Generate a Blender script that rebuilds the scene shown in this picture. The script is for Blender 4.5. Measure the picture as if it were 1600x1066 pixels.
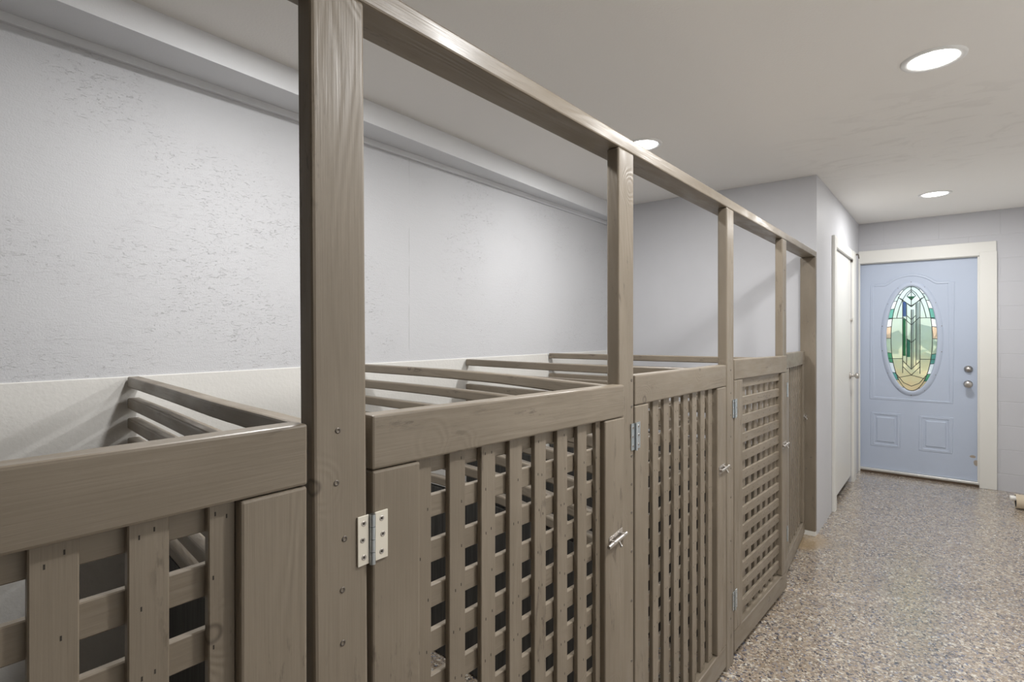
import bpy, bmesh, math, random
from mathutils import Vector, Matrix, Euler
random.seed(7)
for o in list(bpy.data.objects): bpy.data.objects.remove(o)
S = bpy.context.scene
COL = S.collection
R = math.radians

# ------------------------------------------------------------------ camera
cam = bpy.data.objects.new('camera', bpy.data.cameras.new('camera'))
COL.objects.link(cam)
cam.location = (0.6987, 0.0, 1.3823)
cam.rotation_euler = (R(90), 0, R(39.16))
cam.data.sensor_width = 36.0
cam.data.lens = 36.0 * 839.0 / 1600.0
cam.data.shift_y = -14.25 / 1600.0
cam.data.clip_start = 0.02
S.camera = cam

# ------------------------------------------------------------------ view, sky
S.view_settings.view_transform = 'Standard'
S.view_settings.look = 'None'
S.view_settings.gamma = 1.0
S.view_settings.use_curve_mapping = False
S.view_settings.exposure = 0.45
W = bpy.data.worlds.new('sky'); S.world = W; W.use_nodes = True
nt = W.node_tree; nt.nodes.clear()
sky = nt.nodes.new('ShaderNodeTexSky'); sky.sky_type = 'NISHITA'; sky.sun_disc = False
sky.sun_elevation = R(42); sky.sun_rotation = R(30)
bg = nt.nodes.new('ShaderNodeBackground'); bg.inputs['Strength'].default_value = 0.32
wo = nt.nodes.new('ShaderNodeOutputWorld')
hs = nt.nodes.new('ShaderNodeHueSaturation'); hs.inputs['Saturation'].default_value = .45
nt.links.new(sky.outputs[0], hs.inputs['Color']); nt.links.new(hs.outputs[0], bg.inputs[0])
sun = bpy.data.objects.new('sun', bpy.data.lights.new('sun', 'SUN')); COL.objects.link(sun)
sun.data.energy = 3.0; sun.data.angle = R(2); sun.data.color = (1, .95, .86); sun.rotation_euler = (R(18), R(-38), 0); nt.links.new(bg.outputs[0], wo.inputs[0])

LAMP_POWER = 16.0           # each recessed ceiling lamp, watts
LAMP_COLOR = (1.0, 0.995, 0.985)

# ------------------------------------------------------------------ materials
class N:
    """tiny node-graph helper"""
    def __init__(self, name, rough=0.5, base=(.8, .8, .8), spec=0.5, metal=0.0):
        self.m = bpy.data.materials.new(name); self.m.use_nodes = True
        self.t = self.m.node_tree
        self.b = self.t.nodes['Principled BSDF']
        self.b.inputs['Base Color'].default_value = (*base, 1)
        self.b.inputs['Roughness'].default_value = rough
        self.b.inputs['Metallic'].default_value = metal
        self.b.inputs['Specular IOR Level'].default_value = spec
    def n(self, kind, **kw):
        x = self.t.nodes.new('ShaderNode' + kind)
        for k, v in kw.items():
            if k in x.inputs.keys() if isinstance(k, str) else False: x.inputs[k].default_value = v
            else: setattr(x, k, v)
        return x
    def l(self, a, b): self.t.links.new(a, b)
    def inp(self, node, key, v):
        if hasattr(v, 'is_linked') or hasattr(v, 'links'): self.l(v, node.inputs[key])
        else: node.inputs[key].default_value = v
    def math(self, op, a, b=0.0, c=None, clamp=False):
        x = self.t.nodes.new('ShaderNodeMath'); x.operation = op; x.use_clamp = clamp
        self.inp(x, 0, a); self.inp(x, 1, b)
        if c is not None: self.inp(x, 2, c)
        return x.outputs[0]
    def scale(self, v, s, off=(0, 0, 0)):
        x = self.t.nodes.new('ShaderNodeMapping'); self.l(v, x.inputs['Vector'])
        x.inputs['Scale'].default_value = s; x.inputs['Location'].default_value = off
        return x.outputs[0]
    def noise(self, v, scale=1.0, detail=2.0, rough=0.5, dist=0.0):
        x = self.t.nodes.new('ShaderNodeTexNoise'); self.l(v, x.inputs['Vector'])
        x.inputs['Scale'].default_value = scale; x.inputs['Detail'].default_value = detail
        x.inputs['Roughness'].default_value = rough; x.inputs['Distortion'].default_value = dist
        return x.outputs['Fac']
    def voronoi(self, v, scale, feature='F1', rnd=1.0):
        x = self.t.nodes.new('ShaderNodeTexVoronoi'); x.feature = feature; self.l(v, x.inputs['Vector'])
        x.inputs['Scale'].default_value = scale; x.inputs['Randomness'].default_value = rnd
        return x
    def step(self, v, a, b, lo=0.0, hi=1.0):
        x = self.t.nodes.new('ShaderNodeMapRange'); x.interpolation_type = 'SMOOTHSTEP'
        self.l(v, x.inputs['Value'])
        for k, q in zip(('From Min', 'From Max', 'To Min', 'To Max'), (a, b, lo, hi)): x.inputs[k].default_value = q
        return x.outputs['Result']
    def mix(self, f, a, b, mode='MIX'):
        x = self.t.nodes.new('ShaderNodeMix'); x.data_type = 'RGBA'; x.blend_type = mode
        self.inp(x, 'Factor', f)
        for i, v in ((6, a), (7, b)):
            if isinstance(v, tuple): x.inputs[i].default_value = (*v, 1)
            else: self.l(v, x.inputs[i])
        return x.outputs[2]
    def coords(self):
        return self.t.nodes.new('ShaderNodeTexCoord').outputs['Object']
    def geo(self):
        return self.t.nodes.new('ShaderNodeNewGeometry').outputs['Position']
    def attr(self, name):
        x = self.t.nodes.new('ShaderNodeAttribute'); x.attribute_name = name
        return x.outputs['Vector']
    def bump(self, h, strength=0.3, dist=0.002):
        x = self.t.nodes.new('ShaderNodeBump'); x.inputs['Strength'].default_value = strength
        x.inputs['Distance'].default_value = dist
        self.l(h, x.inputs['Height']); self.l(x.outputs[0], self.b.inputs['Normal'])
    def color(self, c): self.l(c, self.b.inputs['Base Color'])

def wood_paint():
    g = N('taupe_painted_wood', rough=.4, base=(.2, .17, .13), spec=.5)
    v = g.attr('grain')
    big = g.noise(g.scale(v, (1.3, 8.5, 8.5)), 1.0, 2.0, .45, .15)
    kn = g.voronoi(g.scale(v, (1.0, 1.0, 1.0)), 4.2)
    kd = kn.outputs['Distance']
    knot = g.step(kd, .26, .03)
    field = g.math('ADD', big, g.math('MULTIPLY', knot, .26))
    rings = g.math('SINE', g.math('MULTIPLY', field, 88.0))
    ring01 = g.math('MULTIPLY_ADD', rings, .5, .5)
    region = g.step(g.noise(g.scale(v, (.9, 4.0, 4.0), (3, 7, 1)), 1.0, 1.0), .38, .62)
    ringh = g.math('MULTIPLY', ring01, g.math('MULTIPLY_ADD', region, .8, .2))
    fine = g.noise(g.scale(v, (7.0, 260.0, 260.0)), 1.0, 2.0)
    brush = g.noise(g.scale(v, (18.0, 90.0, 90.0)), 1.0, 2.0)
    h = g.math('ADD', g.math('MULTIPLY', ringh, .75), g.math('ADD', g.math('MULTIPLY', fine, .85), g.math('MULTIPLY', brush, .6)))
    core = g.step(kd, .055, .03)
    h = g.math('SUBTRACT', h, g.math('MULTIPLY', core, .8))
    g.bump(h, .30, .0014)
    blotch = g.noise(g.scale(v, (3.0, 10.0, 10.0)), 1.0, 3.0)
    c = g.mix(g.step(blotch, .3, .7), (.200, .165, .122), (.244, .204, .155))
    # rubbed and scratched places in the paint
    scr = g.noise(g.scale(v, (14.0, 55.0, 55.0), (1, 2, 3)), 1.0, 4.0, .7)
    patch = g.step(g.noise(g.scale(v, (3.5, 12.0, 12.0), (9, 4, 2)), 1.0, 1.0), .51, .67)
    wear = g.math('MULTIPLY', g.step(scr, .55, .68), patch)
    c = g.mix(g.math('MULTIPLY', wear, .7), c, (.09, .068, .05))
    edge = g.math('MULTIPLY', g.step(kd, .065, .045), g.step(kd, .02, .045))
    c = g.mix(g.math('MULTIPLY', edge, .6), c, (.06, .045, .035))
    g.color(c)
    rr = g.step(g.noise(g.scale(v, (6, 25, 25)), 1.0, 2.0), .3, .7, .33, .5)
    g.l(rr, g.b.inputs['Roughness'])
    return g.m

def panel_paint():
    g = N('dark_grey_plywood_paint', spec=.25, rough=.6, base=(.1, .1, .1))
    v = g.coords()
    s = g.noise(g.scale(v, (90, 90, 5)), 1.0, 3.0)
    g.color(g.mix(g.step(s, .35, .7), (.036, .035, .033), (.062, .060, .056)))
    g.bump(s, .35, .002)
    return g.m

def plaster(name, col, rough=.6, fine=140.0, fs=.25, speck=0.0, broad=0.0):
    g = N(name, rough=rough, base=col, spec=.3)
    p = g.geo()
    h = g.noise(g.scale(p, (1, 1, 1)), fine, 3.0, .55)
    if broad:
        h = g.math('ADD', h, g.math('MULTIPLY', g.noise(p, 9.0, 3.0), broad))
    g.bump(h, fs, .003)
    c = g.mix(g.step(g.noise(p, 2.3, 3.0), .3, .7), tuple(x * .975 for x in col), tuple(min(1, x * 1.02) for x in col))
    g.color(c)
    return g.m

def rough_wall():
    # painted rough board with little gouges, running mostly lengthwise
    col = (.63, .635, .655)
    g = N('white_painted_rough_board', rough=.62, base=col, spec=.25)
    p = g.geo()
    lng = g.noise(g.scale(p, (1, 26, 90)), 1.0, 3.0, .6, .6)
    fine = g.noise(p, 190.0, 2.0)
    pitn = g.noise(g.scale(p, (1, 30, 95), (0, 3, 5)), 1.0, 4.0, .68, 1.8)
    area = g.step(g.noise(g.scale(p, (1, 2.6, 2.6), (0, 8, 1)), 1.0, 2.0), .40, .66)
    pit = g.math('MULTIPLY', g.step(pitn, .572, .66), area)
    ya = g.n('SeparateXYZ'); g.l(p, ya.inputs[0])
    sm = g.math('ABSOLUTE', g.math('SUBTRACT', ya.outputs[1], 1.922))
    seam = g.math('MULTIPLY', g.step(sm, .004, .0015), g.step(g.noise(p, 9.0, 2.0), .36, .6))
    h = g.math('SUBTRACT', g.math('ADD', g.math('MULTIPLY', lng, .5), g.math('MULTIPLY', fine, .45)), g.math('ADD', g.math('MULTIPLY', pit, 1.0), seam))
    g.bump(h, .5, .004)
    c = g.mix(g.math('MULTIPLY', pit, .5), col, (.42, .42, .43))
    c = g.mix(g.math('MULTIPLY', seam, .3), c, (.45, .45, .46))
    g.color(c)
    return g.m

def ceiling_mat():
    g = N('warm_white_orange_peel_ceiling', rough=.7, base=(.89, .87, .84), spec=.2)
    p = g.geo()
    peel = g.noise(p, 120.0, 3.0, .6)
    s = g.n('SeparateXYZ'); g.l(p, s.inputs[0])
    dx = g.math('DIVIDE', g.math('SUBTRACT', s.outputs[0], .55), .75)
    dy = g.math('DIVIDE', g.math('SUBTRACT', s.outputs[1], 3.75), .95)
    d = g.math('ADD', g.math('MULTIPLY', dx, dx), g.math('MULTIPLY', dy, dy))
    m = g.step(d, 1.2, .1)
    patch = g.noise(g.scale(p, (3.2, 6.5, 1)), 1.0, 4.0, .6, 1.4)
    h = g.math('ADD', g.math('MULTIPLY', peel, .5), g.math('MULTIPLY', g.math('MULTIPLY', patch, m), 3.6))
    g.bump(h, .38, .004)
    stain = g.math('MULTIPLY', g.step(patch, .52, .62), g.math('MULTIPLY', m, .13))
    g.color(g.mix(stain, (.89, .87, .84), (.47, .45, .42)))
    return g.m

def floor_mat():
    g = N('epoxy_flake_floor', rough=.3, base=(.4, .35, .3), spec=.5)
    p = g.geo()
    warp = g.n('TexNoise'); g.l(p, warp.inputs['Vector']); warp.inputs['Scale'].default_value = 60
    va = g.n('VectorMath', operation='MULTIPLY_ADD'); g.l(warp.outputs['Color'], va.inputs[0])
    va.inputs[1].default_value = (.006, .006, .006); g.l(p, va.inputs[2])
    def flakes(scale, stops, off):
        vo = g.voronoi(g.scale(va.outputs[0], (1, 1, 1), off), scale)
        rgb = g.n('SeparateColor'); g.l(vo.outputs['Color'], rgb.inputs[0])
        r = g.n('ValToRGB'); r.color_ramp.interpolation = 'CONSTANT'
        el = r.color_ramp.elements
        while len(el) > 1: el.remove(el[0])
        el[0].position = 0; el[0].color = (*stops[0][1], 1)
        for pos, c in stops[1:]:
            e = el.new(pos); e.color = (*c, 1)
        g.l(rgb.outputs[0], r.inputs[0])
        return r.outputs[0], rgb.outputs[1], vo.outputs['Distance']
    tan = (.335, .265, .195)
    a, ra, da = flakes(88, [(0, tan), (.30, (.43, .36, .28)), (.48, (.235, .18, .135)), (.60, (.62, .56, .46)), (.70, (.12, .105, .11)), (.79, (.30, .27, .26)), (.88, (.045, .045, .06)), (.94, (.72, .69, .62))], (0, 0, 0))
    b, rb, db = flakes(135, [(0, (.38, .30, .22)), (.35, (.26, .215, .18)), (.55, (.50, .44, .36)), (.72, (.10, .10, .135)), (.82, (.17, .20, .30)), (.88, (.03, .03, .035)), (.94, (.66, .62, .55))], (4.1, 2.2, 0))
    pick = g.step(g.noise(p, 75.0, 1.0), .47, .53)
    c = g.mix(pick, a, b)
    dirt = g.step(g.noise(p, 3.2, 4.0, .6), .52, .75)
    c = g.mix(g.math('MULTIPLY', dirt, .35), c, (.30, .225, .15))
    # worn sandy patch by the last post
    s = g.n('SeparateXYZ'); g.l(p, s.inputs[0])
    ex = g.math('DIVIDE', g.math('ADD', s.outputs[0], .06), .16); ey = g.math('DIVIDE', g.math('SUBTRACT', s.outputs[1], 4.0), .22)
    e = g.math('ADD', g.math('MULTIPLY', ex, ex), g.math('MULTIPLY', ey, ey))
    c = g.mix(g.math('MULTIPLY', g.step(e, 1.3, .3), .75), c, (.42, .30, .165))
    g.color(c)
    g.b.inputs['Coat Weight'].default_value = .8; g.b.inputs['Coat Roughness'].default_value = .22
    rn = g.step(g.noise(p, 5.0, 4.0, .65), .3, .7, .17, .34)
    g.l(rn, g.b.inputs['Roughness'])
    h = g.math('ADD', g.math('MULTIPLY', g.noise(p, 110.0, 2.0), .6), g.math('MULTIPLY', g.noise(p, 12.0, 3.0), 1.6))
    g.bump(h, .30, .003)
    return g.m

def block_wall():
    col = (.58, .582, .612)
    g = N('lavender_painted_concrete_block', rough=.6, base=col, spec=.3)
    p = g.geo()
    s = g.n('SeparateXYZ'); g.l(p, s.inputs[0])
    cb = g.n('CombineXYZ'); g.l(s.outputs[0], cb.inputs[0]); g.l(g.math('SUBTRACT', s.outputs[2], .148), cb.inputs[1])
    br = g.n('TexBrick', offset=.5, squash=1.0)
    g.l(cb.outputs[0], br.inputs['Vector'])
    for k, q in (('Scale', 1.0), ('Mortar Size', .0045), ('Mortar Smooth', .8), ('Brick Width', .417), ('Row Height', .2085), ('Bias', 0.0)):
        br.inputs[k].default_value = q
    for k, q in (('Color1', 1), ('Color2', 1), ('Mortar', 0)): br.inputs[k].default_value = (q, q, q, 1)
    bw = g.n('RGBToBW'); g.l(br.outputs['Color'], bw.inputs[0])
    h = g.math('ADD', bw.outputs[0], g.math('MULTIPLY', g.noise(p, 90.0, 3.0), .18))
    g.bump(h, .5, .003)
    return g.m

def simple(name, col, rough=.5, metal=0.0, spec=.5, bump=None):
    g = N(name, rough=rough, base=col, metal=metal, spec=spec)
    if bump:
        g.bump(g.noise(g.geo(), bump[0], 3.0), bump[1], .002)
    return g.m

def door_mat():
    g = N('pale_blue_door_paint', rough=.42, base=(.51, .575, .70), spec=.4)
    p = g.geo()
    g.bump(g.noise(g.scale(p, (120, 120, 20)), 1.0, 2.0), .05, .002)
    # chipped paint low on the lock side
    s = g.n('SeparateXYZ'); g.l(p, s.inputs[0])
    def spot(x, z, rx, rz):
        a = g.math('DIVIDE', g.math('SUBTRACT', s.outputs[0], x), rx); b = g.math('DIVIDE', g.math('SUBTRACT', s.outputs[2], z), rz)
        d = g.math('ADD', g.math('MULTIPLY', a, a), g.math('MULTIPLY', b, b))
        return g.step(g.math('ADD', d, g.noise(p, 60.0, 2.0)), 1.7, 1.2)
    m = g.math('MAXIMUM', spot(.862, .262, .022, .012), spot(.884, .208, .017, .026))
    g.color(g.mix(m, (.51, .575, .70), (.42, .36, .30)))
    return g.m

def emissive(name, col, strength):
    g = N(name, base=(.9, .9, .9)); g.b.inputs['Emission Color'].default_value = (*col, 1)
    g.b.inputs['Emission Strength'].default_value = strength
    return g.m

def glass(name, tint, var=None, clear=.5):
    m = bpy.data.materials.new(name); m.use_nodes = True; t = m.node_tree; t.nodes.clear()
    def nn(k): return t.nodes.new('ShaderNode' + k)
    out = nn('OutputMaterial'); tr = nn('BsdfTransparent'); tl = nn('BsdfTranslucent'); gl = nn('BsdfGlossy')
    gl.inputs['Roughness'].default_value = .06
    m1 = nn('MixShader'); m1.inputs[0].default_value = 1 - clear
    m2 = nn('MixShader'); fr = nn('Fresnel'); fr.inputs[0].default_value = 1.5
    t.links.new(tr.outputs[0], m1.inputs[1]); t.links.new(tl.outputs[0], m1.inputs[2])
    t.links.new(fr.outputs[0], m2.inputs[0]); t.links.new(m1.outputs[0], m2.inputs[1]); t.links.new(gl.outputs[0], m2.inputs[2])
    t.links.new(m2.outputs[0], out.inputs[0])
    if var:
        g = nn('NewGeometry'); sp = nn('SeparateXYZ'); t.links.new(g.outputs['Position'], sp.inputs[0])
        no = nn('TexNoise'); no.inputs['Scale'].default_value = 9; no.inputs['Distortion'].default_value = 2.5
        t.links.new(g.outputs['Position'], no.inputs['Vector'])
        ad = nn('Math'); ad.operation = 'MULTIPLY_ADD'; t.links.new(no.outputs['Fac'], ad.inputs[0]); ad.inputs[1].default_value = .34; t.links.new(sp.outputs[2], ad.inputs[2])
        mr = nn('MapRange'); t.links.new(ad.outputs[0], mr.inputs[0]); mr.inputs[1].default_value = .98; mr.inputs[2].default_value = 2.0
        r = nn('ValToRGB'); el = r.color_ramp.elements
        el[0].position = 0; el[0].color = (*var[0][1], 1); el[1].position = 1; el[1].color = (*var[-1][1], 1)
        for ps, c in var[1:-1]:
            e = el.new(ps); e.color = (*c, 1)
        t.links.new(mr.outputs[0], r.inputs[0])
        for nd in (tr, tl): t.links.new(r.outputs[0], nd.inputs[0])
        bp = nn('Bump'); bp.inputs['Strength'].default_value = .3; bp.inputs['Distance'].default_value = .01
        t.links.new(no.outputs['Fac'], bp.inputs['Height']); t.links.new(bp.outputs[0], gl.inputs['Normal'])
    else:
        for nd in (tr, tl): nd.inputs[0].default_value = (*tint, 1)
    return m

M = {
    'wood': wood_paint(), 'panel': panel_paint(),
    'wall_rough': rough_wall(), 'cream_wall': plaster('cream_painted_concrete', (.77, .757, .725), .6, 70, .35, broad=.8),
    'smooth_wall': plaster('pale_grey_wall_paint', (.61, .612, .637), .55, 160, .12),
    'soffit': plaster('pale_grey_soffit_paint', (.76, .77, .79), .55, 160, .12),
    'ceiling': ceiling_mat(), 'floor': floor_mat(), 'block': block_wall(),
    'back': plaster('plain_wall_paint', (.84, .835, .82), .7, 120, .15),
    'back_unlit': plaster('unlit_room_brown', (.24, .215, .19), .7, 120, .15),  # dark colour stands for an unlit room, to cut bounced light
    'trim': simple('warm_white_trim_paint', (.80, .79, .75), .4, bump=(60, .08)),
    'sidedoor': simple('warm_white_door_paint', (.78, .77, .735), .38, bump=(40, .08)),
    'bluedoor': door_mat(),
    'nickel': simple('satin_nickel', (.56, .53, .50), .32, 1.0),
    'zinc': simple('zinc_steel', (.60, .66, .70), .3, 1.0),
    'brass': simple('pale_brass_plate', (.86, .82, .72), .42, .55),
    'screw': simple('dark_screw_steel', (.17, .15, .13), .4, .7),
    'nail': simple('dark_nail_dent', (.035, .028, .022), .7),
    'dark': simple('dark_gap_shade', (.03, .028, .026), .8),  # near-black colour standing in for shade inside openings
    'lead': simple('dark_lead_came', (.055, .06, .06), .45, .4),
    'diffuser': emissive('lamp_diffuser', (1, .98, .95), 9.0),
    'ring': simple('white_lamp_trim', (.86, .86, .85), .4),
    'sill': simple('worn_aluminium_sill', (.72, .71, .68), .3, .5),
    'gapstrip': simple('dark_brown_gap_strip', (.13, .09, .06), .8, bump=(80, .4)),  # dark brown fill for the gap below the threshold
    'tube': simple('cream_cardboard', (.66, .56, .42), .6, bump=(50, .15)),
    'white': simple('white_plastic', (.85, .83, .79), .4),
    'paving': simple('pale_paving', (.55, .53, .49), .8),
    'grass': simple('garden_lawn', (.30, .34, .24), .9, bump=(40, .5)),
    'leaf': simple('garden_leaves', (.30, .36, .25), .7, bump=(30, .5)),
    'glass': glass('pale_green_art_glass', None, [(0, (.84, .72, .54)), (.22, (.82, .80, .64)), (.42, (.70, .77, .68)), (.7, (.68, .76, .73)), (1, (.74, .80, .83))], .5),
    'g_green': glass('green_glass', (.30, .56, .42)), 'g_blue': glass('blue_glass', (.34, .44, .76)),
    'g_white': glass('clear_bevel_glass', (.90, .92, .94), None, .45), 'g_teal': glass('teal_glass', (.36, .60, .56)),
    'g_pink': glass('peach_glass', (.82, .72, .62)),
}

# ------------------------------------------------------------------ mesh builder
class MB:
    def __init__(self): self.v = []; self.f = []; self.g = []; self.mi = []; self.sm = []; self.mats = []
    def mat(self, key):
        if key not in self.mats: self.mats.append(key)
        return self.mats.index(key)
    def raw(self, verts, faces, mat, grain=None, smooth=False):
        b = len(self.v); k = self.mat(mat)
        self.v += [tuple(x) for x in verts]; self.g += (grain if grain else [tuple(x) for x in verts])
        self.f += [tuple(i + b for i in f) for f in faces]; self.mi += [k] * len(faces); self.sm += [smooth] * len(faces)
    def board(self, lo, hi, mat='wood', axis=2, bev=.004, seg=2, deform=None, cuts=0, ro=None):
        lo = Vector(lo); hi = Vector(hi); c = (lo + hi) / 2; d = hi - lo
        bm = bmesh.new(); bmesh.ops.create_cube(bm, size=1)
        for v in bm.verts: v.co = Vector((v.co[i] * d[i] + c[i] for i in range(3)))
        if cuts:
            for i in range(1, cuts):
                pt = lo.copy(); pt[axis] = lo[axis] + d[axis] * i / cuts
                no = Vector((0, 0, 0)); no[axis] = 1
                bmesh.ops.bisect_plane(bm, geom=bm.verts[:] + bm.edges[:] + bm.faces[:], plane_co=pt, plane_no=no)
        if bev:
            sharp = [e for e in bm.edges if len(e.link_faces) == 2 and e.calc_face_angle(0) > .5]
            bmesh.ops.bevel(bm, geom=sharp, offset=min(bev, min(d) * .45), segments=seg, profile=.5, affect='EDGES', clamp_overlap=True)
        oth = [i for i in range(3) if i != axis]
        ro = ro or (random.uniform(0, 40), random.uniform(0, 40), random.uniform(0, 40))
        gr = [(v.co[axis] - c[axis] + ro[0], v.co[oth[0]] - c[oth[0]] + ro[1], v.co[oth[1]] - c[oth[1]] + ro[2]) for v in bm.verts]
        bm.verts.index_update()
        vs = [v.co.copy() for v in bm.verts]
        if deform: vs = [deform(x) for x in vs]
        self.raw(vs, [[v.index for v in f.verts] for f in bm.faces], mat, gr)
        bm.free()
    def box(self, lo, hi, mat): self.board(lo, hi, mat, bev=0)
    def cyl(self, a, b, r, mat, seg=16, r2=None, cap=True):
        a = Vector(a); b = Vector(b); d = (b - a).normalized(); r2 = r if r2 is None else r2
        u = d.orthogonal().normalized(); w = d.cross(u)
        vs = []
        for p, q in ((a, r), (b, r2)):
            for i in range(seg):
                t = 2 * math.pi * i / seg; vs.append(p + u * math.cos(t) * q + w * math.sin(t) * q)
        fs = [(i, (i + 1) % seg, seg + (i + 1) % seg, seg + i) for i in range(seg)]
        self.raw(vs, fs, mat, smooth=True)
        if cap: self.raw(vs, [tuple(range(seg))[::-1], tuple(range(seg, 2 * seg))], mat)
    def lathe(self, prof, origin, axis, mat, seg=32, smooth=True):
        """prof: (radius, distance along axis)"""
        o = Vector(origin); d = Vector(axis).normalized(); u = d.orthogonal().normalized(); w = d.cross(u)
        vs = []; fs = []
        for r, z in prof:
            for i in range(seg):
                t = 2 * math.pi * i / seg; vs.append(o + d * z + (u * math.cos(t) + w * math.sin(t)) * max(r, 1e-5))
        for k in range(len(prof) - 1):
            for i in range(seg):
                j = (i + 1) % seg; fs.append((k * seg + i, k * seg + j, (k + 1) * seg + j, (k + 1) * seg + i))
        self.raw(vs, fs, mat, smooth=smooth)
    def strip(self, pts, prof, mat, closed=False, up=(0, -1, 0), smooth=False):
        """sweep a profile [(across, height)] along pts lying in a plane whose normal is up"""
        up = Vector(up); P = [Vector(p) for p in pts]; n = len(P); vs = []; fs = []; k = len(prof)
        for i in range(n):
            if closed: t = (P[(i + 1) % n] - P[i - 1])
            else: t = P[min(i + 1, n - 1)] - P[max(i - 1, 0)]
            t.normalize(); s = t.cross(up).normalized()
            m = 1.0
            if closed or 0 < i < n - 1:
                e = (P[(i + 1) % n] - P[i]).normalized(); m = 1 / max(.5, abs(e.dot(t)))
            for a, h in prof: vs.append(P[i] + s * a * m + up * h)
        for i in range(n if closed else n - 1):
            j = (i + 1) % n
            for q in range(k - 1): fs.append((i * k + q, j * k + q, j * k + q + 1, i * k + q + 1))
        self.raw(vs, fs, mat, smooth=smooth)
    def build(self, name, parent=None, loc=None, rot=None):
        me = bpy.data.meshes.new(name)
        me.from_pydata(self.v, [], self.f)
        for k in self.mats: me.materials.append(M[k])
        me.polygons.foreach_set('material_index', self.mi); me.polygons.foreach_set('use_smooth', self.sm)
        at = me.attributes.new('grain', 'FLOAT_VECTOR', 'POINT')
        at.data.foreach_set('vector', [x for t in self.g for x in t])
        bm = bmesh.new(); bm.from_mesh(me); bmesh.ops.recalc_face_normals(bm, faces=bm.faces[:]); bm.to_mesh(me); bm.free()
        me.update()
        o = bpy.data.objects.new(name, me); COL.objects.link(o)
        if parent: o.parent = parent
        if loc: o.location = loc
        if rot: o.rotation_euler = rot
        return o

def tag(o, label=None, cat=None, group=None, kind=None):
    if label: o['label'] = label
    if cat: o['category'] = cat
    if group: o['group'] = group
    if kind: o['kind'] = kind
    return o
def thing(name, loc, label, cat, group=None, rot=(0, 0, 0), kind=None):
    o = bpy.data.objects.new(name, None); COL.objects.link(o); o.empty_display_size = .1
    o.location = loc; o.rotation_euler = rot
    return tag(o, label, cat, group, kind)
def structure(name, mb, label, cat):
    return tag(mb.build(name), label, cat, None, 'structure')

XW, XR = -1.594, 1.6           # left wall face, unseen right wall
YB, YS, YE = -4.5, 4.137, 6.314 # wall behind the camera, end wall of the stalls, door wall
ZC = 2.451

# ------------------------------------------------------------------ the room
m = MB(); m.box((XW - .2, YB - .2, -.12), (XR + .2, YE + .04, 0), 'floor')
structure('floor', m, 'tan and grey flake epoxy floor with a dull sheen', 'floor')
m = MB(); m.box((XW - .2, YB - .2, ZC), (XR + .2, YE + .3, ZC + .12), 'ceiling')
structure('ceiling', m, 'warm white orange peel textured ceiling', 'ceiling')
m = MB(); m.box((XW - .2, YB, 1.222), (XW, YS, ZC), 'wall_rough')
m.board((XW - .2, YB, 0), (XW + .006, YS, 1.222), 'cream_wall', bev=.003)
structure('wall_left', m, 'white rough painted wall behind the stalls with cream lower band', 'wall')
m = MB(); m.box((XW - .2, YS, 0), (-.12, YS + .12, ZC), 'smooth_wall')
structure('wall_end', m, 'smooth pale grey wall closing the last stall', 'wall')
m = MB()
DA, DB, DT = 4.835, 5.80, 2.045
m.box((-.12, YS, 0), (0, DA, ZC), 'smooth_wall')
m.box((-.12, DA, DT), (0, DB, ZC), 'smooth_wall')
m.box((-.12, DB, 0), (0, YE, ZC), 'smooth_wall')
m.box((-.2, YS + .1, 0), (-.12, YE, ZC), 'dark')  # black backing, paints the shade in the gap under the side door
structure('wall_side', m, 'narrow pale wall beside the stalls holding the white side door', 'wall')
m = MB()
OX0, OX1, OT = 0.0, .905, 2.062
m.box((OX1, YE, -.05), (XR + .2, YE + .2, ZC), 'block')
m.box((-.2, YE, OT), (OX1, YE + .2, ZC), 'block')
m.box((-.2, YE, 0), (OX0, YE + .2, OT), 'block')
structure('wall_back', m, 'lavender painted concrete block wall around the blue door', 'wall')
m = MB(); m.box((XR, YB, 0), (XR + .2, YE, ZC), 'back')
structure('wall_right', m, 'plain wall along the right of the walkway', 'wall')
m = MB(); m.box((XW, YB - .2, 0), (XR, YB, ZC), 'back_unlit'); structure('wall_front', m, 'plain wall behind the viewer, coloured dark as an unlit room', 'wall')
# boxed soffit along the top of the left wall
m = MB()
def sof(y):
    xf = -1.325 - .036 * max(y, 0); zl = 2.362 - .009 * max(y, 0); zu = 2.381 - .012 * max(y, 0); zs = zu - .030
    return [(xf, ZC), (xf, zl), (XW + .018, zu), (XW + .018, zs + .002), (XW + .016, zs), (XW, zs), (XW, ZC)]
rows = [sof(y) for y in (YB, 0, YS)]; vs = []
for y, r_ in zip((YB, 0, YS), rows): vs += [(x, y, z) for x, z in r_]
m.raw(vs, [(k * 7 + q, (k + 1) * 7 + q, (k + 1) * 7 + q + 1, k * 7 + q + 1) for k in range(2) for q in range(6)] + [tuple(range(7)), tuple(range(20, 13, -1))], 'soffit')
structure('trim_1', m, 'boxed pale grey soffit along the top of the left wall', 'soffit')
m = MB(); m.board((-.093, YS - .037, 0), (-.002, YS, .032), 'trim', axis=0, bev=.002)
structure('baseboard_end', m, 'short cream baseboard piece under the last post', 'baseboard')

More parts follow.
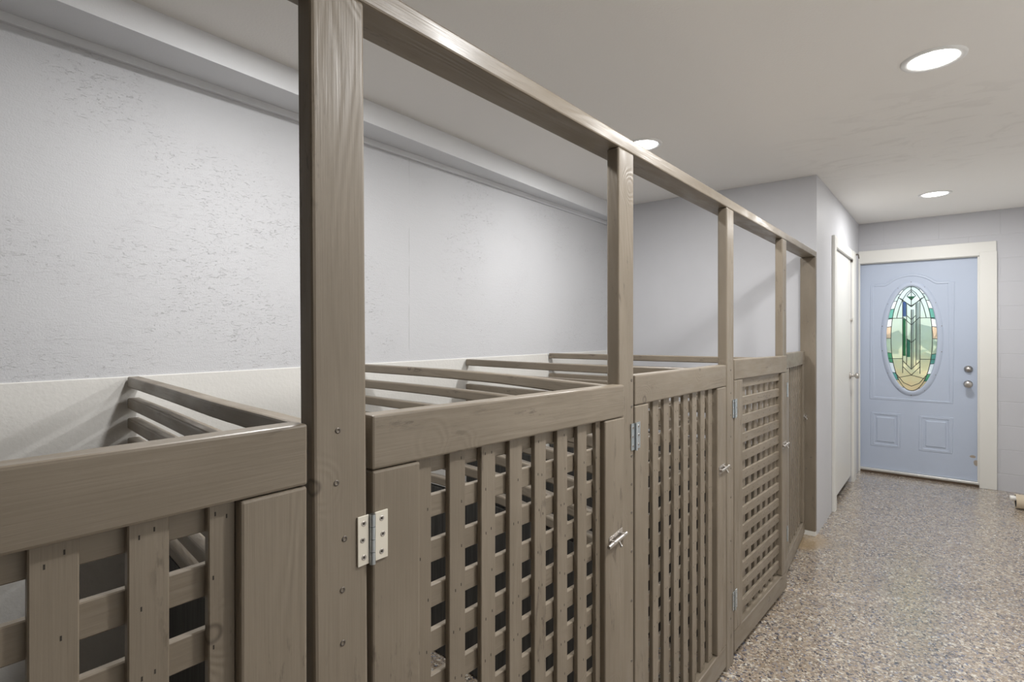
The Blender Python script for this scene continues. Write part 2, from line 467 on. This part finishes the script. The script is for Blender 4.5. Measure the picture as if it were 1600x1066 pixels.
# ------------------------------------------------------------------ side door
d2 = thing('door_2', (0, DA, 0), 'plain white side door with white casing', 'door', kind='structure')
def rel(mb, parent, name):
    return mb.build(name, parent, loc=tuple(-x for x in parent.location))
m = MB(); m.board((-.04, DA + .003, .062), (-.004, DB - .003, DT - .0015), 'sidedoor', bev=.002); rel(m, d2, 'door_slab')
m = MB(); m.board((0, DA - .092, 0), (.021, DA - .002, 2.125), 'trim', bev=.003)
m.board((0, DB + .002, 0), (.021, DB + .16, 2.125), 'trim', bev=.003)
m.board((0, DA - .002, DT), (.019, DB + .002, 2.122), 'trim', axis=1, bev=.003); rel(m, d2, 'door_casing')
m = MB()
m.lathe([(0, -.004), (.03, -.004), (.031, .004), (.012, .012), (.011, .036), (.024, .044), (.028, .058), (.022, .068), (0, .071)], (0, 5.725, .985), (1, 0, 0), 'nickel', 24)
tag(rel(m, d2, 'door_knob'), 'round nickel knob')
m = MB(); m.cyl((-.004, 5.775, 1.49), (.012, 5.775, 1.49), .014, 'nickel'); rel(m, d2, 'bolt_lock')
m = MB(); m.cyl((.018, 5.93, 2.105), (.04, 5.93, 2.105), .008, 'screw'); m.cyl((.04, 5.93, 2.105), (.042, 5.955, 2.07), .005, 'screw'); rel(m, d2, 'hook')
m = MB(); m.cyl((-.004, 5.775, 2.03), (.014, 5.775, 2.03), .011, 'screw'); rel(m, d2, 'hook')

# ------------------------------------------------------------------ front door
d1 = thing('door_1', (.45, YE, 0), 'pale blue front door with an oval stained glass light and white casing', 'door', kind='structure')
FY = YE + .034      # front face of the door leaf
CX, CZ, RX, RZ = .418, 1.318, .198, .503
m = MB()
# the leaf, with a hole for the oval
x0, x1, z0, z1 = -.002, .893, .045, 2.05
nseg = 64
ov = [(CX + RX * math.cos(2 * math.pi * i / nseg), CZ + RZ * math.sin(2 * math.pi * i / nseg)) for i in range(nseg)]
def rect_pt(t):
    c, s = math.cos(t), math.sin(t)
    hw = (x1 - CX) if c > 0 else (CX - x0); hz = (z1 - CZ) if s > 0 else (CZ - z0)
    k = min(hw / abs(c) if abs(c) > 1e-6 else 1e9, hz / abs(s) if abs(s) > 1e-6 else 1e9)
    return (CX + c * k, CZ + s * k)
angs = sorted([2 * math.pi * i / nseg for i in range(nseg)] + [math.atan2(z - CZ, x - CX) % (2 * math.pi) for x in (x0, x1) for z in (z0, z1)])
na = len(angs)
for yy in (FY, FY + .044):
    vs = [(CX + RX * math.cos(a), yy, CZ + RZ * math.sin(a)) for a in angs] + [(rect_pt(a)[0], yy, rect_pt(a)[1]) for a in angs]
    m.raw(vs, [(i, (i + 1) % na, na + (i + 1) % na, na + i) for i in range(na)], 'bluedoor')
m.raw([(CX + RX * math.cos(a), yy, CZ + RZ * math.sin(a)) for yy in (FY, FY + .044) for a in angs], [(i, (i + 1) % na, na + (i + 1) % na, na + i) for i in range(na)], 'bluedoor')
rc = [(x0, z0), (x1, z0), (x1, z1), (x0, z1)]
m.raw([(x, FY, z) for x, z in rc] + [(x, FY + .044, z) for x, z in rc], [(i, (i + 1) % 4, 4 + (i + 1) % 4, 4 + i) for i in range(4)], 'bluedoor')
rel(m, d1, 'door_slab')
bead = [(-.013, 0), (-.009, .0042), (-.004, .005), (.0, .004), (.004, .003), (.010, .0045), (.014, 0)]
m = MB()
# arched upper panel
xa, xb, zb, zt = .110, .712, .735, 1.838
arch = []
for i in range(25):
    t = i / 24; x = xb + (xa - xb) * t
    u = abs(x - (xa + xb) / 2) / ((xb - xa) / 2)
    w = max(0, 1 - (u / .62) ** 2) if u < .62 else 0
    arch.append((x, FY, zt + .085 * (w ** .85)))
m.strip([(xa, FY, zb), (xb, FY, zb)] + arch, bead, 'bluedoor', closed=True)
for pa, pb in ((.113, .322), (.494, .708)):
    m.strip([(pa, FY, .279), (pb, FY, .279), (pb, FY, .584), (pa, FY, .584)], bead, 'bluedoor', closed=True)
    m.board((pa + .03, FY - .006, .309), (pb - .03, FY + .01, .554), 'bluedoor', bev=.012, seg=1)
rel(m, d1, 'panel_molding')
m = MB()
ring = [(CX + RX * math.cos(2 * math.pi * i / 72), FY, CZ + RZ * math.sin(2 * math.pi * i / 72)) for i in range(72)]
m.strip(ring, [(-.004, -.012), (-.004, .012), (.006, .016), (.022, .013), (.036, .006), (.042, 0)], 'bluedoor', closed=True, smooth=True)
rel(m, d1, 'oval_frame')
m = MB()
for i in range(14):
    a = 2 * math.pi * (i + .5) / 14
    m.cyl((CX + (RX + .033) * math.cos(a), FY - .0085, CZ + (RZ + .033) * math.sin(a)), (CX + (RX + .033) * math.cos(a), FY - .004, CZ + (RZ + .033) * math.sin(a)), .0045, 'screw', 10)
tag(rel(m, d1, 'screw_caps'), kind='stuff')
GY = FY + .016
def nz(u, v): return (CX + RX * u, GY, CZ + RZ * v)     # oval coordinates, -1..1
def disc(pts, mat, name, y=GY, th=.004, label=None):
    mb = MB(); n = len(pts)
    fr = [(p[0], y, p[2]) for p in pts]; bk = [(p[0], y + th, p[2]) for p in pts]
    mb.raw(fr + bk, [tuple(range(n)), tuple(range(2 * n - 1, n - 1, -1))] + [(i, (i + 1) % n, n + (i + 1) % n, n + i) for i in range(n)], mat)
    return tag(rel(mb, d1, name), label)
def arcpts(pw, ph, a0, a1, n=24): return [(pw * math.cos(a0 + (a1 - a0) * i / n), ph * math.sin(a0 + (a1 - a0) * i / n)) for i in range(n + 1)]
IN = .80
inner = [nz(IN * math.cos(t), .985 * math.copysign(abs(math.sin(t)) ** .96, math.sin(t))) for t in [2 * math.pi * i / 60 for i in range(60)]]
disc(inner, 'glass', 'glass_pane')
# coloured border pieces between the inner oval and the frame
cuts = [0, .22, .38, .60, .80, 1.02, 1.22, 1.57, 1.92, 2.12, 2.34, 2.54, 2.76, 2.92, 3.14, 3.42, 3.62, 3.86, 4.06, 4.36, 4.71, 5.06, 5.36, 5.56, 5.80, 6.0, 6.283]
kinds = ['g_pink', 'g_white', 'g_teal', 'g_white', 'glass', 'g_white', 'glass', 'glass', 'g_white', 'glass', 'g_white', 'g_teal', 'g_white', 'g_pink', 'glass', 'g_green', 'g_white', 'g_teal', 'glass', 'g_white', 'g_pink', 'glass', 'g_green', 'g_white', 'g_teal', 'glass']
for a, b, k in zip(cuts[:-1], cuts[1:], kinds):
    o_ = [nz(math.cos(a + (b - a) * i / 6), math.sin(a + (b - a) * i / 6)) for i in range(7)]
    i_ = [nz(IN * math.cos(a + (b - a) * i / 6), .985 * math.copysign(abs(math.sin(a + (b - a) * i / 6)) ** .96, math.sin(a + (b - a) * i / 6))) for i in range(6, -1, -1)]
    disc(o_ + i_, k, 'border_glass')
def bar(u0, v0, u1, v1, k, label): disc([nz(u0, v0), nz(u1, v0), nz(u1, v1), nz(u0, v1)], k, 'column_glass', GY - .002, .002, label)
bar(-.34, .42, -.20, .70, 'g_blue', 'blue glass column'); bar(-.325, -.33, -.215, .38, 'g_green', 'green glass column')
bar(.18, -.40, .30, .68, 'g_white', 'clear bevelled column'); bar(-.02, -.55, .10, .55, 'g_white', 'clear bevelled column')
bar(-.17, -.35, -.04, -.02, 'g_teal', 'teal glass column')
disc([nz(-.13, .80), nz(.13, .80), nz(0, .735)], 'g_green', 'column_glass', GY - .002, .002, 'green glass triangle')
m = MB()
prof = [(-.003, 0), (-.0022, .0035), (.0022, .0035), (.003, 0)]
def came(pts, closed=False):
    m.strip([(CX + RX * u, GY - .002, CZ + RZ * v) for u, v in pts], prof, 'lead', closed=closed)
came([(IN * math.cos(t), .985 * math.copysign(abs(math.sin(t)) ** .96, math.sin(t))) for t in [2 * math.pi * i / 60 for i in range(60)]], True)
for s_ in (-1, 1):
    came([(s_ * -.52 + s_ * 1.06 * math.sin(t) * .0 + s_ * x, y) for t, x, y in [(0, 0, .79), (0, .20, .72), (0, .52, .62), (0, .52, .62)]][:3])
    came([(0, .93), (s_ * .18, .86), (s_ * .34, .74), (s_ * .46, .60), (s_ * .54, .46), (s_ * .57, .39)])
    came([(s_ * .93, .39), (s_ * .33, .39)]); came([(s_ * .95, -.385), (s_ * .33, -.385)])
    came([(s_ * .335, .72), (s_ * .335, -.66)]); came([(s_ * .18, .66), (s_ * .18, -.50)])
    came([(s_ * .335, .41), (0, .26)]); came([(s_ * .18, .44), (0, .36)]); came([(s_ * .18, 0), (0, -.075)])
    came([(s_ * .335, -.42), (0, -.58)]); came([(s_ * .335, -.53), (0, -.69), (s_ * -.56, -.755)])
    came([(s_ * .42, .77), (0, .60)]); came([(s_ * .17, .81), (0, .73)]); came([(s_ * .17, .81), (0, .90)])
    came([(s_ * .62, -.66), (s_ * .30, -.84), (0, -.90)])
    for t in cuts[:-1]:
        pass
came([(0, .985), (0, .60)]); came([(0, .55), (0, -.58)])
for t in cuts[:-1]:
    c_, n_ = math.cos(t), math.sin(t)
    came([(IN * c_, .985 * math.copysign(abs(n_) ** .96, n_) if n_ else 0), (c_ * .99, n_ * .99)])
rel(m, d1, 'lead_came')
m = MB()
KX = .832
m.lathe([(.026, 0), (.031, .004), (.031, .010), (.022, .014), (.022, .020), (0, .021)], (KX, FY, 1.048), (0, -1, 0), 'nickel', 28)
m.board((KX - .014, FY - .036, 1.043), (KX + .014, FY - .019, 1.053), 'nickel', bev=.003)
tag(rel(m, d1, 'deadbolt'), 'nickel deadbolt')
m = MB()
m.lathe([(.032, 0), (.033, .005), (.014, .012), (.012, .034), (.026, .042), (.030, .056), (.026, .066), (.012, .070), (0, .070)], (KX - .002, FY, .912), (0, -1, 0), 'nickel', 28)
tag(rel(m, d1, 'door_knob'), 'round nickel knob')
m = MB()
m.board((0, YE - .016, 2.058), (1.018, YE + .003, 2.178), 'trim', axis=0, bev=.003)
m.board((.905, YE - .019, 0), (1.022, YE + .003, 2.088), 'trim', bev=.003)
m.board((0, YE - .016, 0), (.014, YE + .003, 2.058), 'trim', bev=.002)
m.board((.893, YE, .02), (.906, YE + .1, 2.064), 'trim', bev=.001)
m.board((0, YE, 2.052), (.906, YE + .1, 2.066), 'trim', axis=0, bev=.001)
rel(m, d1, 'door_casing')
m = MB(); m.board((0, YE - .004, .022), (.904, YE + .09, .044), 'sill', axis=0, bev=.004); rel(m, d1, 'threshold')
m = MB(); m.board((0, YE + .004, 0), (.904, YE + .10, .022), 'gapstrip', axis=0, bev=.003); tag(rel(m, d1, 'sill'), 'dark brown strip in the gap under the threshold')

# ------------------------------------------------------------------ the garden behind the glass
m = MB(); m.box((-9, YE + .2, -.16), (16, YE + 16, -.05), 'grass'); m.box((XR + .2, -14, -.16), (16, YE + .2, -.05), 'paving'); structure('ground', m, 'green lawn and pale paving outside seen through the door glass', 'ground')
m = MB()
for i in range(520):
    c = Vector((random.uniform(-6, 6), YE + 6.5 + random.uniform(-.6, .6), random.uniform(-.05, 1.5)))
    a = Vector((random.uniform(-1, 1), random.uniform(-1, 1), random.uniform(-1, 1))).normalized() * .28
    b = a.cross(Vector((random.uniform(-1, 1), random.uniform(-1, 1), random.uniform(-1, 1)))).normalized() * .2
    m.raw([c - a, c + b, c + a, c - b], [(0, 1, 2, 3)], 'leaf')
tag(m.build('hedge'), 'leafy green hedge outside, blurred behind the oval door glass', 'hedge')

# ------------------------------------------------------------------ recessed ceiling lamps
def lamp(x, y, label, dim=1.0):
    t = thing('ceiling_light', (x, y, ZC), label, 'ceiling light', 'recessed ceiling lights')
    a = MB(); a.lathe([(.106, 0), (.104, -.005), (.095, -.007), (.083, -.005), (.080, 0)], (0, 0, 0), (0, 0, 1), 'ring', 48)
    a.build('trim_ring', t)
    a = MB(); a.lathe([(.080, -.0005), (.079, -.0035), (0, -.0045)], (0, 0, 0), (0, 0, 1), 'diffuser', 48)
    tag(a.build('diffuser', t), 'glowing white diffuser')
    L = bpy.data.lights.new('lamp', 'AREA'); L.shape = 'DISK'; L.size = .15; L.energy = LAMP_POWER * dim; L.color = LAMP_COLOR
    o = bpy.data.objects.new('lamp', L); COL.objects.link(o); o.parent = t; o.location = (0, 0, -.008)
    return t
lamp(.65, 2.672, 'large glowing recessed ceiling light nearest the viewer over the walkway', .82)
lamp(.612, 5.29, 'small glowing recessed ceiling light near the front door', .8)
lamp(-.655, 2.847, 'glowing recessed ceiling light partly hidden behind the overhead beam', .78)
# the same rows of lamps carry on over the rest of the room, above the frame
lamp(.84, 1.36, 'recessed ceiling light over the walkway beside the viewer, above the frame', 1.1)
lamp(-.655, .95, 'recessed ceiling light over the stalls, above the frame', .85)

# ------------------------------------------------------------------ posts and header
def screw(parent, x, y, z, ax=(1, 0, 0), r=.0045):
    a = MB(); a.lathe([(r, -.001), (r, .0006), (r * .55, .0008), (r * .4, -.0004), (0, -.0006)], (0, 0, 0), ax, 'screw', 12)
    a.build('screw', parent, loc=(x, y, z))
def post(y0, label, screws=(), lean=0.0, z1=1.889, w=.0895, ro=None):
    t = thing('stall_post', (-.019, y0 + w / 2, 0), label, 'post', 'stall posts', rot=(R(lean), 0, 0))
    a = MB(); a.board((-.019, -w / 2, 0), (.019, w / 2, z1), bev=.005, cuts=1, ro=ro); a.build('shaft', t)
    for dy, z in screws: screw(t, .0192, dy, z)
    return t
P0 = post(-.495, 'taupe post at the near end of the fence')
P1 = post(.4225, 'widest looking taupe post between the first and second gates, with a row of screws',
     [(-.006, 1.237), (-.009, 1.160), (.004, 1.074), (.0, .999), (.0, .920)], lean=.45, ro=(3.3, 11.7, 5.2))
P2 = post(1.320, 'slim taupe post where the slide bolt of the second gate closes', [(.03, z) for z in (1.245, 1.17, 1.10, 1.03, .95, .87, .76, .62, .45)])
P3 = post(2.2375, 'taupe post between the third gate and the gate with horizontal slats', [(.005, z) for z in (1.225, 1.13, 1.04, .95, .82, .70, .52, .35, .2)])
P4 = post(3.174, 'taupe post between the horizontal slat gate and the farthest gate', [(.0, 1.72), (.0, 1.5)])
t = thing('stall_post', (-.047, YS - .019, .032), 'dark taupe post fixed flat to the end wall at the far end', 'post', 'stall posts')
a = MB(); a.board((-.047, -.019, 0), (.047, .0185, 1.857), bev=.004); a.build('shaft', t)
for x, z in ((.0, 1.42), (.02, .5), (-.01, .42)): screw(t, x, -.0192, z, (0, -1, 0))
hb = thing('header_beam', (0, 1.8, 1.8895), 'long taupe beam laid flat across the tops of the posts', 'beam')
a = MB(); a.board((-.089, -2.4, 0), (0, YS - 1.8 - .001, .0385), axis=1, bev=.004); a.build('beam', hb)

# ------------------------------------------------------------------ gates
def leaf_screws(parent, x, ys, zs, mid):
    for yy in ys:
        for zz in zs:
            a = MB(); a.lathe([(.0042, .0), (.0042, .0006), (.003, .0007), (.0016, .0), (0, .0)], (0, 0, 0), (1, 0, 0), 'nickel', 12)
            a.lathe([(.0019, .0006), (0, .0009)], (0, 0, 0), (1, 0, 0), 'nail', 8)
            a.build('screw', parent, loc=(x, yy + (mid if zz == .039 else 0), zz))
def strap_hinge(gate, post, z, metal='brass'):
    h = thing('hinge', (.0005, -.003, z), None, None); h.parent = gate
    a = MB(); a.board((0, .0052, 0), (.0028, .030, .076), metal, bev=.0008); tag(a.build('hinge_leaf', h), 'pale brass hinge leaf' if metal == 'brass' else 'zinc hinge leaf')
    a = MB()
    for k in range(4): a.cyl((.004, 0, -.002 + k * .0195), (.004, 0, -.002 + k * .0195 + .0188), .0048, 'zinc', 16)
    tag(a.build('knuckle', h), 'zinc hinge pin')
    leaf_screws(h, .0028, (.018,), (.012, .039, .064), .002)
    if post:
        yl = gate.location.y - .003 - post.location.y + (z + .038) * math.tan(post.rotation_euler.x)
        a = MB(); a.board((0, -.0105, -.038), (.0026, .0095, .038), metal, bev=.0008)
        lf = tag(a.build('hinge_leaf', post, loc=(.0195, yl - .0152, z + .038)), 'pale brass hinge leaf' if metal == 'brass' else 'zinc hinge leaf')
        for zz, o in ((-.026, 0), (.001, -.002), (.026, 0)):
            a = MB(); a.lathe([(.0042, .0), (.0042, .0006), (.003, .0007), (.0016, .0), (0, .0)], (0, 0, 0), (1, 0, 0), 'nickel', 12)
            a.lathe([(.0019, .0006), (0, .0009)], (0, 0, 0), (1, 0, 0), 'nail', 8)
            a.build('screw', lf, loc=(.0026, o, zz))
    return h
def slide_bolt(gate, y, z, ext, tilt=3):
    b = thing('slide_bolt', (.0, y, z), None, None, rot=(R(tilt), 0, 0)); b.parent = gate
    a = MB(); a.board((0, -.004, -.016), (.0020, .066, .016), 'nickel', bev=.0008)
    for yy in (.004, .056): a.board((.0, yy - .004, -.007), (.0138, yy + .006, .007), 'nickel', bev=.005, seg=3)
    for yy in (.018, .044):
        for zz in (-.011, .011): a.lathe([(.003, .0), (.0025, .0012), (0, .0016)], (.0020, yy, zz), (1, 0, 0), 'nickel', 10)
    tag(a.build('bolt_case', b), 'nickel bolt case')
    a = MB(); a.cyl((.0092, -.020 + ext, 0), (.0092, .074 + ext, 0), .0048, 'nickel', 16)
    a.cyl((.0092, .030 + ext, -.002), (.0165, .030 + ext, -.015), .0028, 'nickel', 12); a.lathe([(0, 0), (.0038, .001), (.0038, .005), (0, .006)], (.0155, .030 + ext, -.0135), (.5, 0, -.86), 'nickel', 12)
    tag(a.build('bolt_rod', b), 'nickel bolt rod')
    return b
def gate(y0, L, ang, label, ztop=1.256, sag=-.010, off=.090, pitch=.0845, ht=1.091, flip=False, sl=.09, sr=.09, hinges=(1.024, .225), bolt=(.71, .812, 0), x0=0.0, post=None, metal='zinc', tilt=3):
    t = thing('stall_gate', (x0, y0, 0), label, 'gate', 'lattice stall gates', rot=(0, 0, -R(ang)))
    T = .038; zb = .036; zr = ztop - .086
    df = lambda v: Vector((v.x, v.y, v.z + sag * v.y))
    a = MB(); a.board((-T, 0, zr), (0, L, ztop), axis=1, deform=df); a.build('top_rail', t)
    a = MB(); a.board((-T, 0, zb), (0, L, zb + .088), axis=1, deform=df); a.build('bottom_rail', t)
    a = MB(); a.board((-T, .0005, zb + .0895), (0, sl, zr - .0015), axis=2, deform=df); a.build('stile', t)
    a = MB(); a.board((-T, L - sr, zb + .0895), (0, L - .0005, zr - .0015), axis=2, deform=df); a.build('stile', t)
    a = MB()
    fx = (-.0265, -.0145); bx = (-.0385, -.0268)
    vx, hx = (bx, fx) if flip else (fx, bx)
    y = off; ys = []
    while y < L - sr:
        lo, hi = max(y, sl + .0005), min(y + .0415, L - sr - .0005)
        if hi - lo > .004: a.board((vx[0], lo, zb + .089), (vx[1], hi, zr - .001), axis=2, bev=.0015, seg=1, deform=df); ys.append((lo + hi) / 2)
        y += pitch
    z = ht; zs = []
    while z + .0815 < zr + .03: z += .0815
    while z > zb + .10:
        hi = min(z, zr - .001); lo = max(z - .0405, zb + .089)
        if hi - lo > .004: a.board((hx[0], sl + .0008, lo), (hx[1], L - sr - .0008, hi), axis=1, bev=.0015, seg=1, deform=df); zs.append((lo + hi) / 2)
        z -= .0815
    for yy in ys:                               # nail dents where the slats cross
        for zz in zs:
            for k in (-1, 1):
                if random.random() < .28: continue
                ax = yy + k * .008 + random.uniform(-.003, .003); az = zz + random.uniform(-.006, .006) + sag * yy
                a.box((fx[1] - .0002, ax - .0008, az - .0026), (fx[1] + .0003, ax + .0008, az + .0026), 'nail')
    a.build('lattice', t)
    for z in hinges: strap_hinge(t, post, z, metal)
    if bolt: slide_bolt(t, *bolt, tilt)
    return t
gate(-.402, .806, 0, 'nearest taupe lattice gate, cut off by the left edge and darkest', ztop=1.2545, sag=-.0015, off=.0895, ht=1.091, sr=.092, post=P0)
gate(.5128, .805, 1.25, 'second taupe lattice gate with a pale brass hinge and a knotted top rail, slightly ajar', ztop=1.2515, sag=-.0155, off=.092, ht=1.0915, sl=.096, sr=.1, hinges=(1.024, .225), bolt=(.728, .834, -.002), post=P1, metal='brass', tilt=7)
gate(1.4175, .8125, 0, 'third lattice gate of close upright slats, between two posts with a bolt on its right', ztop=1.257, sag=-.0105, off=.0685, pitch=.0825, ht=1.056, hinges=(1.046, .225), bolt=(.725, .838, .022), sr=.105, post=P2)
gate(2.3345, .797, 2.2, 'fourth gate, its horizontal slats in front, pushed slightly out over the walkway', ztop=1.266, sag=-.0145, off=.094, ht=1.098, flip=True, hinges=(1.024, .222), bolt=(.715, .79, .01), sl=.105, post=P3)
gate(3.270, .80, -4.15, 'farthest narrow looking gate of upright slats, swung inward beside the end post', ztop=1.262, sag=-.0135, off=.09, ht=1.09, bolt=(.725, .815, 0), x0=-.001, post=P4)

# ------------------------------------------------------------------ slatted dividers between the stalls
def path_at(path, x):
    for (xa, ya), (xb, yb) in zip(path[:-1], path[1:]):
        if min(xa, xb) - 1e-6 <= x <= max(xa, xb) + 1e-6:
            k = (x - xa) / (xb - xa); k2 = k; return ya + (yb - ya) * k2
    return path[-1][1] if x > path[-1][0] else path[0][1]
def smooth_path(path):
    import bisect
    out = []; xs = [p[0] for p in path]; n = 24
    for i in range(n + 1):
        x = xs[0] + (xs[-1] - xs[0]) * i / n
        w = .12; s = sum(path_at(path, min(max(x + d * w / 4, xs[0]), xs[-1])) for d in range(-4, 5)) / 9
        out.append((x, s))
    out[0] = path[0]; out[-1] = path[-1]
    return out
def divider(path, label, ztop=1.222, pitch=.0735, nrail=6, rise=0.0, spread=0.0):
    sp = smooth_path(path); x0, x1 = sp[0][0], sp[-1][0]
    t = thing('stall_divider', (x1, sp[-1][1], 0), label, 'divider', 'slatted stall dividers')
    for k in range(nrail + 1):
        z1 = ztop - k * pitch; h = .038 if k < nrail else .034
        amp = 1 if k == 0 else random.uniform(.75, 1.1)
        zo = random.uniform(-.003, .003) if k else 0
        def df(v, z1=z1, amp=amp, zo=zo):
            base = path[0][1] + (path[-1][1] - path[0][1]) * (v.x - x0) / (x1 - x0)
            yc = base + (path_at(sp, v.x) - base) * amp
            return Vector((v.x - t.location.x, v.y + yc - t.location.y, v.z + zo + rise * (v.x - x0)))
        a = MB(); a.board((x0 + .008, -.019, z1 - h), (x1, .019, z1), axis=0, cuts=16, bev=.005, deform=df)
        a.build('rail', t)
    zp = ztop - nrail * pitch - .045
    def dp(v): return Vector((v.x - t.location.x, v.y + path_at(sp, v.x) - t.location.y, v.z))
    a = MB(); a.board((x0 + .008, -.012, .01), (x1, .012, zp), 'panel', axis=0, cuts=12, bev=.002, deform=dp)
    tag(a.build('panel', t), 'dark grey plywood panel')
    return t
divider([(-1.588, .640), (-1.3, .612), (-1.0, .583), (-.6, .538), (-.25, .515), (-.05, .490)], 'nearest slatted divider, its bowed top rails seen between the left wall and first gate')
divider([(-1.588, 1.585), (-1.0, 1.60), (-.6, 1.560), (-.2, 1.445), (-.05, 1.40)], 'second slatted divider, long rails running to the bolt side of the second gate', ztop=1.224, pitch=.077)
divider([(-1.588, 2.372), (-1.0, 2.30), (-.5, 2.27), (-.05, 2.31)], 'third slatted divider from the viewer, joining the wall in view above the second gate', ztop=1.216, pitch=.0755, rise=.006)
divider([(-1.588, 3.244), (-1.0, 3.24), (-.5, 3.24), (-.05, 3.23)], 'farthest slatted divider, its top rail level with the last gates', ztop=1.226, rise=.008)

# ------------------------------------------------------------------ roll on the floor at the right edge
t = thing('cardboard_roll', (1.10, 5.755, .056), 'cream cardboard roll with a white core lying on the floor by the block wall', 'roll', rot=(0, 0, R(4)))
a = MB(); a.lathe([(.047, .004), (.050, 0), (.055, 0), (.055, .42), (.047, .42)], (0, 0, 0), (1, 0, 0), 'tube', 32); a.lathe([(.049, .002), (.012, .006)], (0, 0, 0), (1, 0, 0), 'dark', 32); a.build('roll', t)  # dark end disc paints the shade of the hollow
a = MB(); a.lathe([(0, -.032), (.0165, -.032), (.018, -.029), (.018, .40), (0, .40)], (0, 0, .022), (1, 0, 0), 'white', 24); tag(a.build('core', t), 'white core sticking out')
